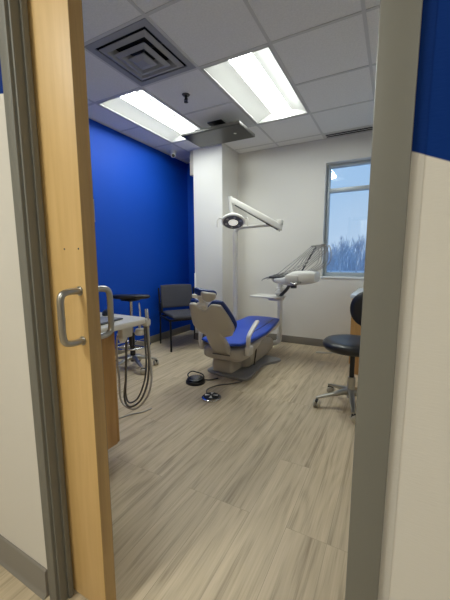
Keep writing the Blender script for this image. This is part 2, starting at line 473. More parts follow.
# square air diffuser
t = thing('air_diffuser', 'square grey ceiling air diffuser of stepped cones near the doorway', 'air vent', (-1.7965, 1.995, CH))
b = B(); h = .291
for a in ((-h, -h, h, -h+.05), (-h, h-.05, h, h), (-h, -h+.05, -h+.05, h-.05), (h-.05, -h+.05, h, h-.05)):
    box(b, (a[0], a[1], -.006), (a[2], a[3], .003))
obj('frame', b, M['vent'], t, 0)
b = B(); box(b, (-h, -h, .10), (h, h, .11))
for s in (-1, 1):
    box(b, (min(s*h, s*h-s*.006), -h, .0), (max(s*h, s*h-s*.006), h, .10)); box(b, (-h, min(s*h, s*h-s*.006), .0), (h, max(s*h, s*h-s*.006), .10))
obj('back_pan', b, M['void'], t, 0)
for ro, rim, ri, zo, zi in ((.222, .185, .150, -.020, .020), (.148, .112, .080, -.034, .006), (.076, .0, .0, -.046, -.02)):
    b = B()
    def ring(r, z): return [b.verts.new((sx*r, sy*r, z)) for sx, sy in ((-1, -1), (1, -1), (1, 1), (-1, 1))]
    if ri > 0:
        q = [ring(ro, zo+.012), ring(rim, zo), ring(ri, zi), ring(ri-.003, zi+.005), ring(rim, zo+.006), ring(ro-.004, zo+.018)]
        for a, c in zip(q, q[1:]+q[:1]):
            for k in range(4): b.faces.new((a[k], a[(k+1) % 4], c[(k+1) % 4], c[k]))
    else:
        q = [ring(ro, zo+.012), ring(ro*.45, zo), ring(ro*.45, zo+.006), ring(ro, zo+.02)]
        for a, c in zip(q, q[1:]+q[:1]):
            for k in range(4): b.faces.new((a[k], a[(k+1) % 4], c[(k+1) % 4], c[k]))
        b.faces.new([b.verts.new((sx*ro*.45, sy*ro*.45, zo)) for sx, sy in ((-1, -1), (1, -1), (1, 1), (-1, 1))])
        bmesh.ops.remove_doubles(b, verts=b.verts, dist=1e-5)
    obj('cone', b, M['vent'], t, 20)
b = B(); box(b, (-.012, -.012, -.02), (.012, .012, .10)); box(b, (-.2, -.006, .04), (.2, .006, .05)); obj('bracket', b, M['darkgrey'], t, 0)
# slot diffuser by the back wall
t = thing('slot_diffuser', 'long dark slotted air vent in the ceiling above the window', 'air vent', (-.36, 4.205, CH))
b = B(); box(b, (-.50, -.06, -.006), (.50, -.048, .004)); box(b, (-.50, .048, -.006), (.50, .06, .004)); box(b, (-.5, -.006, -.006), (.5, .006, .004))
box(b, (-.506, -.06, -.006), (-.494, .06, .004)); box(b, (.494, -.06, -.006), (.506, .06, .004)); obj('frame', b, M['tee'], t, 0)
obj('slot', boxm((-.494, -.048, -.0045), (.494, .048, -.001)), M['void'], t, 0)
# sprinkler
t = thing('sprinkler_head', 'small dark fire sprinkler head hanging from a ceiling tile', 'sprinkler', (-1.826, 2.592, CH))
obj('escutcheon', lathe(B(), [(0, -.008), (.03, -.008), (.038, -.001), (.038, .004), (0, .004)], 20), M['darkgrey'], t)
b = B(); lathe(b, [(0, -.05), (.009, -.05), (.012, -.03), (.014, -.008), (0, -.008)], 14)
for s in (-1, 1): tube(b, [(s*.010, 0, -.03), (s*.02, 0, -.045), (s*.006, 0, -.064)], .003, 6, 4)
obj('body', b, M['black'], t)
obj('deflector', lathe(B(), [(0, -.068), (.02, -.066), (.02, -.063), (0, -.063)], 16), M['blackmetal'], t)
# dome camera
t = thing('security_camera', 'small white dome security camera at ceiling by the blue wall', 'camera', (-2.885, 3.76, CH))
obj('mount', lathe(B(), [(0, -.03), (.035, -.03), (.046, -.022), (.048, 0), (0, 0)], 24), M['white'], t)
obj('ball', lathe(B(), [(0, -.088), (.02, -.084), (.036, -.07), (.041, -.052), (.036, -.034), (.02, -.026), (0, -.024)], 24), M['white'], t)
dd = Vector((.55, -.75, -.35)).normalized()
obj('lens', lathe(B(), [(0, .047), (.016, .046), (.022, .040), (.022, .03), (0, .03)], 20, aim(Vector((0, 0, -.054)), dd)), M['black'], t)
# little box at the column
t = thing('wall_speaker', 'narrow white box mounted high beside the white column', 'speaker', (-2.586, 3.90, 2.385))
obj('housing', boxm((-.085, -.05, .0), (0, .05, .335), .01), M['shell'], t)
obj('bracket', boxm((-.02, -.02, .05), (.001, .02, .29)), M['white'], t)

# ceiling monitor
t = thing('ceiling_monitor', 'flat black monitor hung face down below the ceiling tiles', 'monitor', (-1.872, 3.275, 2.58))
obj('housing', boxm((-.37, -.205, 0), (.37, .205, .035), .006), M['bezel'], t)
obj('screen', boxm((-.36, -.195, -.002), (.36, .188, .004)), M['screen'], t, 0)
b = B(); box(b, (-.10, -.08, .035), (.10, .08, .07), .008); box(b, (-.06, -.05, .07), (.06, .05, .10), .006)
tube(b, [(0, 0, .09), (0, 0, .135)], .03, 14); box(b, (-.09, -.09, .125), (.09, .09, .1395), .004)
obj('mount', b, M['black'], t)
b = B(); tube(b, [(-.20, -.05, .03), (-.2, -.05, .06), (-.12, -.02, .09), (-.04, 0, .11)], .006, 8, 5); obj('cable', b, M['black'], t)
b = B(); tube(b, [(-.215, -.06, .03), (-.215, -.06, .085)], .012, 10); obj('knob', b, M['darkgrey'], t)
b = B(); box(b, (.20, -.008, -.0032), (.235, .002, -.0015)); box(b, (.212, -.02, -.0032), (.222, .014, -.0015)); obj('logo', b, M['white'], t, 0)

# ------------------------------------------------------------------ window
bm = B(); y0, y1 = 4.40, 4.47; f = .04
box(bm, (WX0, y0, WZ0), (WX0+f, y1, WZ1), .003); box(bm, (WX1-f, y0, WZ0), (WX1, y1, WZ1), .003)
box(bm, (WX0+f, y0, WZ0), (WX1-f, y1, WZ0+.055), .003); box(bm, (WX0+f, y0, WZ1-f), (WX1-f, y1, WZ1), .003)
win = struct('window_1', bm, M['alum'], label='tall window with a high transom bar')
obj('transom', boxm((WX0+f, y0-.004, 2.072), (WX1-f, y1, 2.122), .003), M['alum'], win)
obj('window_pane', boxm((WX0+f, 4.436, WZ0+.055), (WX1-f, 4.442, 2.072)), M['glass'], win, 0)
obj('window_pane', boxm((WX0+f, 4.436, 2.122), (WX1-f, 4.442, WZ1-f)), M['glass'], win, 0)
bm = B(); box(bm, (WX0-.004, YB-.012, WZ0-.022), (WX1+.004, 4.40, WZ0+.002), .004)
obj('window_sill', bm, M['reveal'], win)

# ------------------------------------------------------------------ sliding door
DX, DY = -.788, .60
bm = boxm((-1.86, DY, .006), (DX, DY+.044, 2.13), .0015)
door = struct('door_1', bm, M['door'], label='maple sliding door half drawn out of the wall')
obj('edge_band', boxm((DX-.0005, DY+.001, .013), (DX+.0012, DY+.043, 2.129)), M['edge'], door, 0)
def pull(sgn, y):
    b = B(); X = -.813; d = sgn*.063
    pts = [(X, y, 1.10), (X, y+d*.62, 1.10), (X, y+d*.92, 1.091), (X, y+d, 1.070), (X, y+d, 1.025), (X, y+d,   .980), (X, y+d*.92,  .959), (X, y+d*.62,  .95), (X, y,  .95)]
    tube(b, pts, .0098, 14, 5)
    for z in (1.10,  .95): lathe(b, [(0, 0), (.014, 0), (.014, .003), (0, .003)], 16, aim(Vector((X, y, z)), (0, sgn, 0)))
    obj('door_handle', b, M['steel'], door, 50)
pull(-1, DY); pull(1, DY+.044)
bm = B()
for x in (-.87, -.807): lathe(bm, [(0, -.0012), (.0028, -.0012), (.0028, .001), (0, .001)], 10, aim(Vector((x, DY, 1.222)), (0, -1, 0)))
obj('screw', bm, M['darkgrey'], door)
obj('latch_plate', boxm((DX-.02, DY+.043, 1.30), (DX+.001, DY+.047, 1.366), .0015), M['steel'], door)

# ------------------------------------------------------------------ treatment chair
CX, CY = -1.465, 2.90
ch = thing('dental_chair', 'reclined blue and warm grey dental patient chair facing the back wall', 'dental chair', (CX, CY, 0))
pl = [(.17, -.24), (.25, -.19), (.23, .05), (.22, .27), (.32, .44), (.33, .56), (.12, .60), (-.12, .60), (-.23, .56), (-.23, .44), (-.18, .25), (-.18, .05), (-.25, -.10), (-.20, -.19)]
b = B(); prism(b, [tuple(v)[:2] for v in catmull([(*p, 0) for p in pl], 3, True)], 0, .026, .008); obj('base_plate', b, M['plate'], ch)
# rear pedestal
b = B(); rings = []
for z, x0, x1, yy0, yy1 in ((.026, -.18, .045, -.165, .34), (.03, -.19, .055, -.175, .34), (.10, -.195, .06, -.185, .34), (.155, -.19, .057, -.18, .34), (.165, -.18, .045, -.17, .33)):
    rings.append([(p[0], p[1], z) for p in srect((x0+x1)/2, (yy0+yy1)/2, (x1-x0)/2, (yy1-yy0)/2, 8, 32)])
loft(b, rings); obj('pedestal', b, M['shell'], ch, 50)
b = B(); box(b, (-.17, -.15, .16), (.05, .32, .20), .01); obj('gasket', b, M['darkgrey'], ch)
# sloping link cover towards the foot
b = B(); rings = []
for y, zt, hw, zb in ((.06, .18, .13, .03), (.08, .225, .165, .028), (.20, .255, .175, .028), (.42, .265, .178, .028), (.62, .245, .175, .035), (.78, .21, .165, .055), (.83, .18, .13, .08)):
    rings.append([(p[0], y, p[1]) for p in srect(.0, (zt+zb)/2, hw*.93, (zt-zb)/2, 5, 28)])
loft(b, rings); obj('link_cover', b, M['shell'], ch, 50)
b = B(); tube(b, [(.166, .14, .05), (.172, .17, .15), (.160, .21, .235), (.11, .24, .259), (.0, .25, .262), (-.1, .24, .258)], .007, 8, 5); obj('cover_seam', b, M['black'], ch)
# seat carrier
b = B(); rings = []
for y, hw, zt, zb in ((-.33, .12, .31, .25), (-.315, .19, .33, .215), (-.25, .225, .345, .19), (-.10, .235, .355, .185), (.05, .235, .36, .225), (.2, .235, .365, .30), (.45, .235, .375, .335), (.52, .20, .375, .35)):
    rings.append([(p[0], y, p[1]) for p in srect(.0, (zt+zb)/2, hw, (zt-zb)/2, 4, 28)])
loft(b, rings); obj('seat_frame', b, M['shell'], ch, 50)
# leg-rest shell
b = B(); rings = []
for y, hw, zt, zb in ((.34, .215, .385, .345), (.45, .235, .395, .335), (.65, .235, .405, .335), (.82, .22, .415, .345), (.90, .18, .417, .37)):
    rings.append([(p[0], y, p[1]) for p in srect(.0, (zt+zb)/2, hw, (zt-zb)/2, 4, 28)])
loft(b, rings); obj('leg_rest', b, M['shell2'], ch, 50)
# blue seat cushion, one piece to the toes
def seatP(s, t):
    y = .265+.62*t
    hw = .262-.035*max(0, t)**2-.03*max(0, -t)**4
    x = s*hw
    z = .376+.05*max(0, t)+.012*s*s*(1 if t < .5 else .5)+.012*max(0, t)+.03*max(0, -t-.75)
    return (x, y, z)
b = B(); pillow(b, seatP, (.034, .034), 22, 30, 4, .14, nrm=(0, 0, 1)); obj('seat_cushion', b, M['vinyl'], ch, 60)
b = B(); tube(b, [(.205, .02, .446), (.20, .25, .45), (.19, .5, .455), (.165, .75, .458)], .004, 6, 6); obj('seam', b, M['vinyl_edge'], ch)
# reclined back: local frame u across, v up along the back, n towards the camera
a = math.radians(33)
O = Vector((.03, -.335, .345)); U = Vector((1, 0, 0)); V = Vector((0, -math.sin(a), math.cos(a))); Nn = Vector((0, -math.cos(a), -math.sin(a)))
BM = Matrix(((U.x, V.x, Nn.x, O.x), (U.y, V.y, Nn.y, O.y), (U.z, V.z, Nn.z, O.z), (0, 0, 0, 1)))
def backP(off, gr=0, v0=.12, top=.565):
    def P(s, t):
        q = (t+1)/2
        vt = top - .055*math.exp(-(s/.30)**2) + .012*math.exp(-((abs(s)-.55)/.3)**2)
        v = v0-gr + (vt+gr-(v0-gr))*q
        w = .168+.050*min(1, max(0, (q)/.25))**.8 - .052*max(0, q-.32)/.68
        return (s*(w+gr), v, off-.035*s*s)
    return P
b = B(); pillow(b, backP(.03, 0, .185), (.022, .03), 26, 26, 5, .13, Mx=BM); obj('backrest_shell', b, M['shell'], ch, 60)
b = B(); pillow(b, backP(-.012, .010, .20, .568), (.03, .03), 26, 26, 4, .16, Mx=BM); obj('backrest_cushion', b, M['vinyl_edge'], ch, 60)
b = B(); rings = []
for v, hw, n0, n1 in ((-.06, .082, -.02, .035), (-.03, .092, -.02, .05), (.06, .093, -.02, .056), (.16, .095, 0, .056), (.26, .085, .01, .052)):
    rings.append([tuple(BM @ Vector((p[0], v, p[1]))) for p in srect(0, (n0+n1)/2, hw, (n1-n0)/2, 5, 24)])
loft(b, rings); obj('back_stem', b, M['shell'], ch, 50)
b = B(); tube(b, [tuple(BM @ Vector((x, -.045, .05))) for x in (-.095, -.05, 0, .05, .095)], .006, 8); obj('joint', b, M['darkgrey'], ch)
b = B(); box(b, (-.032, .47, .012), (.032, .60, .034), .008, Mx=BM); tube(b, [tuple(BM @ Vector((-.045, .575, .03))), tuple(BM @ Vector((.045, .575, .03)))], .02, 14)
box(b, (-.024, .58, .014), (.024, .665, .032), .006, Mx=BM); obj('headrest_bracket', b, M['shell2'], ch)
# headrest, tilted a little forward and to one side
HM = BM @ Tm(.024, .655, .0) @ Rm(math.radians(-14), 'X') @ Rm(math.radians(-7), 'Z')
def headP(off, w=.105, hh=.062):
    def P(s, t): return (s*w, t*hh*(1-.18*s*s)+.018*s*s, off-.03*s*s)
    return P
b = B(); pillow(b, headP(.018, .072, .043), (.02, .024), 20, 16, 3, .42, Mx=HM @ Tm(.045, 0, 0)); hs = obj('headrest_shell', b, M['shell'], ch, 60)
b = B(); pillow(b, headP(-.008, .108, .052), (.022, .026), 22, 16, 3, .36, Mx=HM); obj('headrest_cushion', b, M['vinyl_edge'], ch, 60)
b = B(); box(b, (-.10, -.028, .012), (-.05, .006, .034), .008, Mx=HM); obj('headrest_lever', b, M['white'], ch)
# arm rests
for s in (1, -1):
    b = B(); x = s*.272
    path = catmull([(x-s*.02, -.25, .27), (x, -.252, .36), (x, -.25, .43), (x, -.225, .475), (x, -.12, .535), (x, -.02, .580)], 6)
    rings = []
    for i, p in enumerate(path):
        tt = (path[min(len(path)-1, i+1)]-path[max(0, i-1)]).normalized(); nn = Vector((0, -tt.z, tt.y)); g = i/(len(path)-1)
        th = .012; wd = .022
        rings.append([tuple(p+Vector((1, 0, 0))*q[0]+nn*q[1]) for q in srect(0, 0, wd*(.6 if i in (0, len(path)-1) else 1), th*(.6 if i in (0, len(path)-1) else 1), 4, 16)])
    loft(b, rings); obj('armrest', b, M['shell2'], ch, 50)
# side coupling box at the left, with blue cap
b = B(); box(b, (-.275, -.27, .28), (-.235, -.15, .375), .018); obj('arm_pivot', b, M['shell2'], ch)
b = B(); box(b, (.235, -.27, .27), (.295, -.16, .36), .018); obj('arm_pivot', b, M['shell2'], ch)

# ------------------------------------------------------------------ foot controls
t = thing('foot_control', 'black round foot pedal with a wire loop handle beside dental chair', 'foot pedal', (-1.655, 2.425, 0))
obj('base', lathe(B(), [(0, 0), (.092, 0), (.096, .006), (.094, .022), (.085, .030), (0, .030)], 36), M['black'], t)
obj('disc', lathe(B(), [(.05, .030), (.078, .034), (.082, .042), (.07, .050), (.05, .052), (0, .052)], 32), M['black'], t)
b = B(); lathe(b, [(.048, .052), (.045, .056), (.02, .060), (0, .060)], 24)
for k in range(10):
    an = 2*PI*k/10; box(b, (.022, -.005, .057), (.044, .005, .0605), Mx=Rm(an, 'Z'))
obj('badge', b, M['steel'], t)
b = B(); tube(b, [(-.09, .02, .015), (-.125, .05, .045), (-.11, .10, .062), (-.05, .10, .062), (.02, .09, .058), (.06, .06, .045)], .0065, 8, 6); obj('handle', b, M['black'], t)
b = B(); tube(b, [(.07, .06, .018), (.10, .10, .008), (.125, .14, .006), (.15, .185, .006)], .006, 8, 6); obj('cord', b, M['black'], t)
t = thing('rheostat_pedal', 'chrome rimmed round foot pedal with black and white top', 'foot pedal', (-1.335, 2.195, 0))
obj('base', lathe(B(), [(0, 0), (.082, 0), (.086, .004), (.084, .012), (.074, .017), (0, .017)], 36), M['chrome'], t)
obj('disc', lathe(B(), [(0, .017), (.066, .017), (.066, .024), (.06, .028), (0, .03)], 32), M['black'], t)
b = B()
for k in (0, 1, 2, 3):
    an = PI*.5*k+.4
    vs = [b.verts.new(Rm(an, 'Z') @ Vector(v)) for v in ((.012, 0, .0312), (.056, -.014, .0298), (.056, .014, .0298))]
    w2 = [b.verts.new(v.co-Vector((0, 0, .004))) for v in vs]
    b.faces.new(vs); b.faces.new(w2[::-1])
    for i in range(3): b.faces.new((vs[i], w2[i], w2[(i+1) % 3], vs[(i+1) % 3]))
obj('marker', b, M['white'], t, 0)
b = B(); tube(b, [(-.07, .04, .012), (-.12, .13, .008), (-.08, .26, .006), (.02, .36, .006), (.08, .45, .006)], .0055, 8, 6); obj('cord', b, M['hose_d'], t)

# ------------------------------------------------------------------ operating light
LX, LY = -1.78, 3.53
t = thing('operating_light', 'white dental operating lamp on a tall pole and folded arm', 'lamp', (LX, LY, 0))
b = B(); lathe(b, [(0, 0), (.055, 0), (.055, .012), (.045, .02), (.034, .04), (.028, .06), (0, .06)], 28); obj('foot', b, M['whitemetal'], t)
b = B(); tube(b, [(0, 0, .04), (0, 0, .6), (0, 0, 1.2), (0, 0, 1.50), (.012, .0, 1.555), (.05, .005, 1.585), (.10, .01, 1.592)], .026, 14, 5); obj('pole', b, M['shell2'], t, 60)
b = B(); tube(b, [(.07, .007, 1.590), (.30, .02, 1.598), (.55, .035, 1.603)], .02, 12); obj('swing_arm', b, M['shell2'], t)
b = B(); tube(b, [(.56, .035, 1.53), (.56, .035, 1.65)], .03, 18); box(b, (.53, .0, 1.59), (.60, .07, 1.655), .012); obj('pivot', b, M['shell2'], t)
P0, P1 = Vector((.57, .03, 1.57)), Vector((.065, -.24, 1.875))
b = B(); rings = []
ax = (P1-P0).normalized(); sd = Vector((-ax.y, ax.x, 0)).normalized(); upv = sd.cross(ax) if sd.cross(ax).z > 0 else -sd.cross(ax)
for q, hw, hh in ((-.04, .015, .02), (0, .026, .036), (.5, .027, .036), (.96, .026, .034), (1.0, .018, .024)):
    c = P0.lerp(P1, q); rings.append([tuple(c+sd*p[0]+upv*p[1]) for p in srect(0, 0, hw, hh, 5, 20)])
loft(b, rings); obj('spring_arm', b, M['whitemetal'], t, 50)
b = B(); tube(b, [tuple(P0+Vector((0, -.005, -.045))), tuple(P1+Vector((.05, .0, -.06)))], .007, 8); obj('tension_rod', b, M['darkgrey'], t)
H = Vector((.10, -.25, 1.635))
b = B(); tube(b, [(.060, -.24, 1.915), (.064, -.242, 1.79), (.09, -.246, 1.69)], [.027, .024, .02], 14); obj('neck', b, M['whitemetal'], t)
fd = Vector((.26, -.58, -.77)).normalized()
LM = aim(H, fd) @ Rm(0, 'Z')
b = B(); lathe(b, [(0, -.062), (.05, -.06), (.10, -.045), (.130, -.012), (.134, .012), (.124, .02), (0, .02)], 36, LM, sy=.86); hd = obj('lamp_head', b, M['whitemetal'], t)
b = B(); lathe(b, [(.058, .0195), (.116, .0195), (.116, .024), (.058, .024)], 32, LM, sy=.84); obj('reflector_ring', b, M['ringgrey'], hd)
for k in range(6):
    an = 2*PI*k/6+.3; c = LM @ Vector((.087*math.cos(an), .073*math.sin(an), .024))
    obj('led', lathe(B(), [(0, .004), (.013, .003), (.015, 0), (0, 0)], 12, aim(c, fd)), M['steel'], hd)
obj('lens', lathe(B(), [(.058, .02), (.052, .03), (.03, .036), (0, .038)], 28, LM, sy=.84), M['lamp_led'], hd)
Rr = (LM.to_3x3() @ Vector((1, 0, 0))); 
for s in (-1, 1):
    px = Vector((fd.y, -fd.x, 0)).normalized()*s
    b = B(); c = H+px*.125
    tube(b, [tuple(c-Vector((0, 0, -.02))), tuple(c+px*.035+Vector((0, -.01, .035))), tuple(c+px*.05+Vector((0, -.02, .0))), tuple(c+px*.05+Vector((0, -.025, -.07)))], .0095, 10, 5)
    obj('lamp_handle', b, M['shell2'], hd, 50)

# ------------------------------------------------------------------ delivery unit
t = thing('delivery_unit', 'white dental instrument delivery unit with arching hoses near the window', 'dental unit', (-1.28, 3.95, 0))
def W(x, y, z): return (x+1.25, y-3.95, z)
b = B(); tube(b, [W(-1.44, 3.76, .085), W(-1.38, 3.85, .08), W(-1.31, 3.93, .09), W(-1.29, 3.95, .16), W(-1.29, 3.95, .5), W(-1.29, 3.95, .93)], .033, 14, 5); obj('post', b, M['whitemetal'], t, 60)
b = B(); box(b, W(-1.345, 3.895, .76), W(-1.235, 4.005, .83), .018); obj('post_joint', b, M['shell2'], t)
b = B(); tube(b, [W(-1.29, 3.93, .79), W(-1.27, 3.75, .775), W(-1.18, 3.55, .775)], .024, 12, 4); obj('lower_arm', b, M['shell2'], t)
b = B(); tube(b, [W(-1.16, 3.53, .77), W(-1.11, 3.5, .80), W(-1.04, 3.48, .875), W(-1.02, 3.47, .93)], .019, 12, 4); obj('flex_arm', b, M['darkgrey'], t)
# tray
b = B(); TM = Tm(*W(-1.28, 3.47, .762)) @ Rm(math.radians(-8), 'Z')
prism(b, srect(0, 0, .185, .15, 6, 36), -.008, .004, .003, Mx=TM)
tray = obj('tray', b, M['shell2'], t)
b = B(); pts = [tuple(TM @ Vector((p[0], p[1], .006))) for p in srect(0, 0, .183, .148, 6, 36)]; tube(b, pts, .006, 8, closed=True); obj('rim', b, M['whitemetal'], tray)
b = B(); box(b, W(-1.27, 3.44, .715), W(-1.10, 3.56, .754), .012); obj('tray_holder', b, M['shell2'], t)
b = B(); box(b, W(-1.20, 3.50, .767), W(-1.12, 3.60, .81), .016); obj('tray_bracket', b, M['white'], t)
# head
b = B(); tube(b, [W(-1.29, 3.95, .90), W(-1.24, 3.8, .915), W(-1.05, 3.5, .925)], .026, 12, 4); obj('upper_arm', b, M['shell2'], t, 60)
b = B(); rings = []
for x, z0, z1, y0, y1 in ((-1.17, .955, .985, 3.30, 3.54), (-1.13, .935, 1.0, 3.27, 3.57), (-1.03, .92, 1.005, 3.25, 3.58), (-1.0, .915, 1.035, 3.24, 3.58), (-.93, .915, 1.068, 3.24, 3.58), (-.82, .925, 1.078, 3.25, 3.58), (-.735, .94, 1.072, 3.26, 3.57), (-.70, .955, 1.055, 3.28, 3.55)):
    rings.append([W(x, p[0], p[1]) for p in srect((y0+y1)/2, (z0+z1)/2, (y1-y0)/2, (z1-z0)/2, 5, 28)])
loft(b, rings); obj('head', b, M['whitemetal'], t, 50)
b = B(); box(b, W(-1.20, 3.27, .985), W(-1.04, 3.56, 1.012), .01, Mx=None); obj('instrument_bar', b, M['darkgrey'], t)
b = B(); box(b, W(-1.0, 3.225, .95), W(-.86, 3.245, 1.03), .008); obj('touchpad', b, M['shell2'], t)
b = B(); tube(b, [W(-.93, 3.25, .955), W(-.92, 3.19, .95), W(-.885, 3.17, .94), W(-.85, 3.19, .95), W(-.84, 3.25, .955)], .012, 10, 5); obj('grip', b, M['steel'], t, 60)
b = B(); tube(b, [W(-.93, 3.32, .925), W(-.93, 3.32, .885)], .034, 16); obj('swivel', b, M['darkgrey'], t)
for i in range(5):
    y = 3.30+.05*i; q = .036*i
    b = B(); tube(b, [W(-1.285+q, y, .972), W(-1.245+q, y, .988), W(-1.17+q, y, 1.012), W(-1.09+q, y, 1.045)], [.004, .008, .011, .009], 10, 4)
    if i == 0: tube(b, [W(-1.285, y, .972), W(-1.295, y, .955)], .004, 6)
    obj('handpiece', b, M['steel'] if i % 2 else M['plate'], t, 60)
    rx, ry = -.770+.038*i, 3.45-.042*i
    sg = .018*i
    b = B(); tube(b, [W(-1.10+q, y, 1.042), W(-.99+q*.8, y, 1.13), W(-.89+q*.6, (y+ry)/2, 1.225), W(rx-.02, ry, 1.325), W(rx+.01, ry, 1.347)], .0036, 8, 6); obj('whip_arm', b, M['plate'], t, 60)
    b = B(); tube(b, [W(-1.105+q, y, 1.035), W(-.98+q*.8, y, 1.075), W(-.86+q*.7, (y+ry)/2, 1.15), W(rx+.02, ry, 1.27), W(rx+.05, ry, 1.335), W(rx+.075, ry, 1.26), W(rx+.05, ry+.02, 1.15), W(-.80+.012*i, y, 1.06)], .0042, 8, 6)
    obj('hose', b, M['hose'], t, 60)
b = B(); tube(b, [W(-.785, 3.48, 1.338), W(-.59, 3.25, 1.338)], .011, 10); box(b, W(-.64, 3.25, 1.325), W(-.585, 3.30, 1.352), .006); obj('whip_rack', b, M['steel'], t)
b = B(); tube(b, [W(-.87, 3.40, 1.06), W(-.83, 3.395, 1.13), W(-.72, 3.40, 1.335)], .0085, 10, 4); obj('rack_support', b, M['darkgrey'], t, 60)

# ------------------------------------------------------------------ guest chair
g = thing('guest_chair', 'charcoal upholstered guest chair with black legs against blue wall', 'chair', (-2.56, 3.475, 0), math.radians(236.5))
# local: front -y ... seat faces -y after rotation towards +x
def gleg(x, y, top, lean=0):
    b = B(); box(b, (x-.011, y-.012, 0), (x+.011, y+.012, top), .003); return b
for sx in (-1, 1):
    lf = obj('leg', gleg(sx*.262, .235, .43), M['blackmetal'], g)
    b = B(); tube(b, [(sx*.262, -.245, 0), (sx*.262, -.215, .43), (sx*.262, -.235, .62), (sx*.262, -.262, .80)], .012, 8); obj('leg', b, M['blackmetal'], g)
b = B()
for sx in (-1, 1): box(b, (sx*.262-.011, -.22, .395), (sx*.262+.011, .245, .42), .003)
box(b, (-.262, .20, .395), (.262, .225, .42), .003); box(b, (-.262, -.215, .395), (.262, -.19, .42), .003); obj('seat_frame', b, M['blackmetal'], g)
for sx in (-1, 1):
    b = B(); box(b, (sx*.262-.016, -.245, .46), (sx*.262+.016, -.12, .60), .01); obj('side_bracket', b, M['black'], g)
b = B(); pillow(b, lambda s, t_: (s*.238, .02+t_*.245, .452+.006*s*s-.012*max(0, t_)**3), (.032, .03), 18, 18, 5, .1, nrm=(0, 0, 1)); obj('seat', b, M['greyfab'], g, 60)
b = B(); pillow(b, lambda s, t_: (s*.238, -.225-.045*(t_+1)/2-.02*(1-s*s), .675+t_*.165), (.024, .02), 18, 16, 6, .06); obj('backrest', b, M['greyfab'], g, 60)

# ------------------------------------------------------------------ rolling stools
def star_base(t, r, a0, tilt=.055, legz=.095, caster_m='castw', metal='steel'):
    for k in range(5):
        an = a0+2*PI*k/5; R = Rm(an, 'Z')
        b = B(); rings = []
        for q, hw, zt, zb in ((.02, .026, legz+.055, legz+.0), (.06, .024, legz+.052, legz+.008), (r*.6, .018, legz+.02, legz-.006), (r-.01, .014, legz-.005, legz-.024), (r+.008, .010, legz-.010, legz-.022)):
            rings.append([tuple(R @ Vector((q, p[0], p[1]))) for p in srect(0, (zt+zb)/2, hw, (zt-zb)/2, 4, 16)])
        loft(b, rings); lg = obj('base_leg', b, M[metal], t, 50)
        b = B(); c = R @ Vector((r, 0, 0)); sw = Rm(an+1.1+.7*k, 'Z')
        tube(b, [(c.x, c.y, legz-.015), (c.x, c.y, .06)], .006, 8)
        for s in (-1, 1):
            lathe(b, [(0, -.011), (.026, -.011), (.031, -.006), (.031, .006), (.026, .011), (0, .011)], 20, Tm(c.x, c.y, .0315) @ sw @ Tm(.012, s*.015, 0) @ Rm(PI/2, 'X'))
        hb = B(); 
        obj('caster', b, M[caster_m], lg, 50)
        box(hb, (-.014, -.012, .034), (.034, .012, .068), .008, Mx=Tm(c.x, c.y, 0) @ sw); obj('caster_hood', hb, M['rubber'], lg)
# operator stool at the right
t = thing('operator_stool', 'black padded rolling stool with round backrest by the right doorframe', 'stool', (-.25, 2.60, 0), 0)
star_base(t, .275, math.radians(209))
b = B(); tube(b, [(0, 0, .075), (0, 0, .25)], .030, 18); obj('hub', b, M['steel'], t)
b = B(); tube(b, [(0, 0, .25), (0, 0, .46)], .019, 16); obj('gas_lift', b, M['black'], t)
b = B(); box(b, (-.09, -.07, .455), (.09, .07, .478), .008); obj('mechanism', b, M['steel'], t)
b = B(); tube(b, [(-.05, -.03, .462), (-.17, -.09, .452), (-.262, -.135, .455)], [.006, .006, .009], 10, 3); obj('lever', b, M['shell2'], t, 60)
b = B(); lathe(b, [(0, .478), (.19, .478), (.222, .486), (.238, .507), (.236, .532), (.215, .552), (.16, .558), (.08, .552), (0, .55)], 44); obj('seat', b, M['blackv'], t, 60)
b = B(); tube(b, [(.02, .04, .468), (.14, .20, .47), (.165, .24, .52), (.13, .23, .68), (.09, .18, .80)], .014, 10, 5, sx=1.6); obj('back_support', b, M['blackmetal'], t, 60)
SB = aim(Vector((.085, .15, .79)), Vector((-.25, -.97, .06)))
b = B(); lathe(b, [(0, -.032), (.10, -.03), (.14, -.015), (.152, 0), (.14, .016), (.10, .022), (0, .012)], 36, SB); obj('backrest', b, M['blackv'], t, 60)
# assistant stool behind the counter
t = thing('assistant_stool', 'tall black seated stool with chrome foot ring behind white counter', 'stool', (-2.50, 2.45, 0), 0)
star_base(t, .25, math.radians(-25))
b = B(); tube(b, [(0, 0, .08), (0, 0, .40)], .028, 16); obj('hub', b, M['black'], t)
b = B(); tube(b, [(0, 0, .40), (0, 0, .76)], .018, 14); obj('gas_lift', b, M['chrome'], t)
b = B(); tube(b, [(.19*math.cos(2*PI*k/32), .19*math.sin(2*PI*k/32), .26) for k in range(32)], .010, 10, closed=True)
for k in range(3): tube(b, [(.02*math.cos(2.1*k), .02*math.sin(2.1*k), .26), (.19*math.cos(2.1*k), .19*math.sin(2.1*k), .26)], .008, 8)
obj('foot_ring', b, M['chrome'], t, 60)
b = B(); box(b, (-.08, -.07, .755), (.08, .07, .777), .008); obj('mechanism', b, M['black'], t)
b = B(); lathe(b, [(0, .777), (.17, .777), (.20, .783), (.214, .796), (.21, .810), (.19, .818), (.10, .820), (0, .818)], 40, Rm(math.radians(28), 'Z'), sy=.42); obj('seat', b, M['blackv'], t, 60)

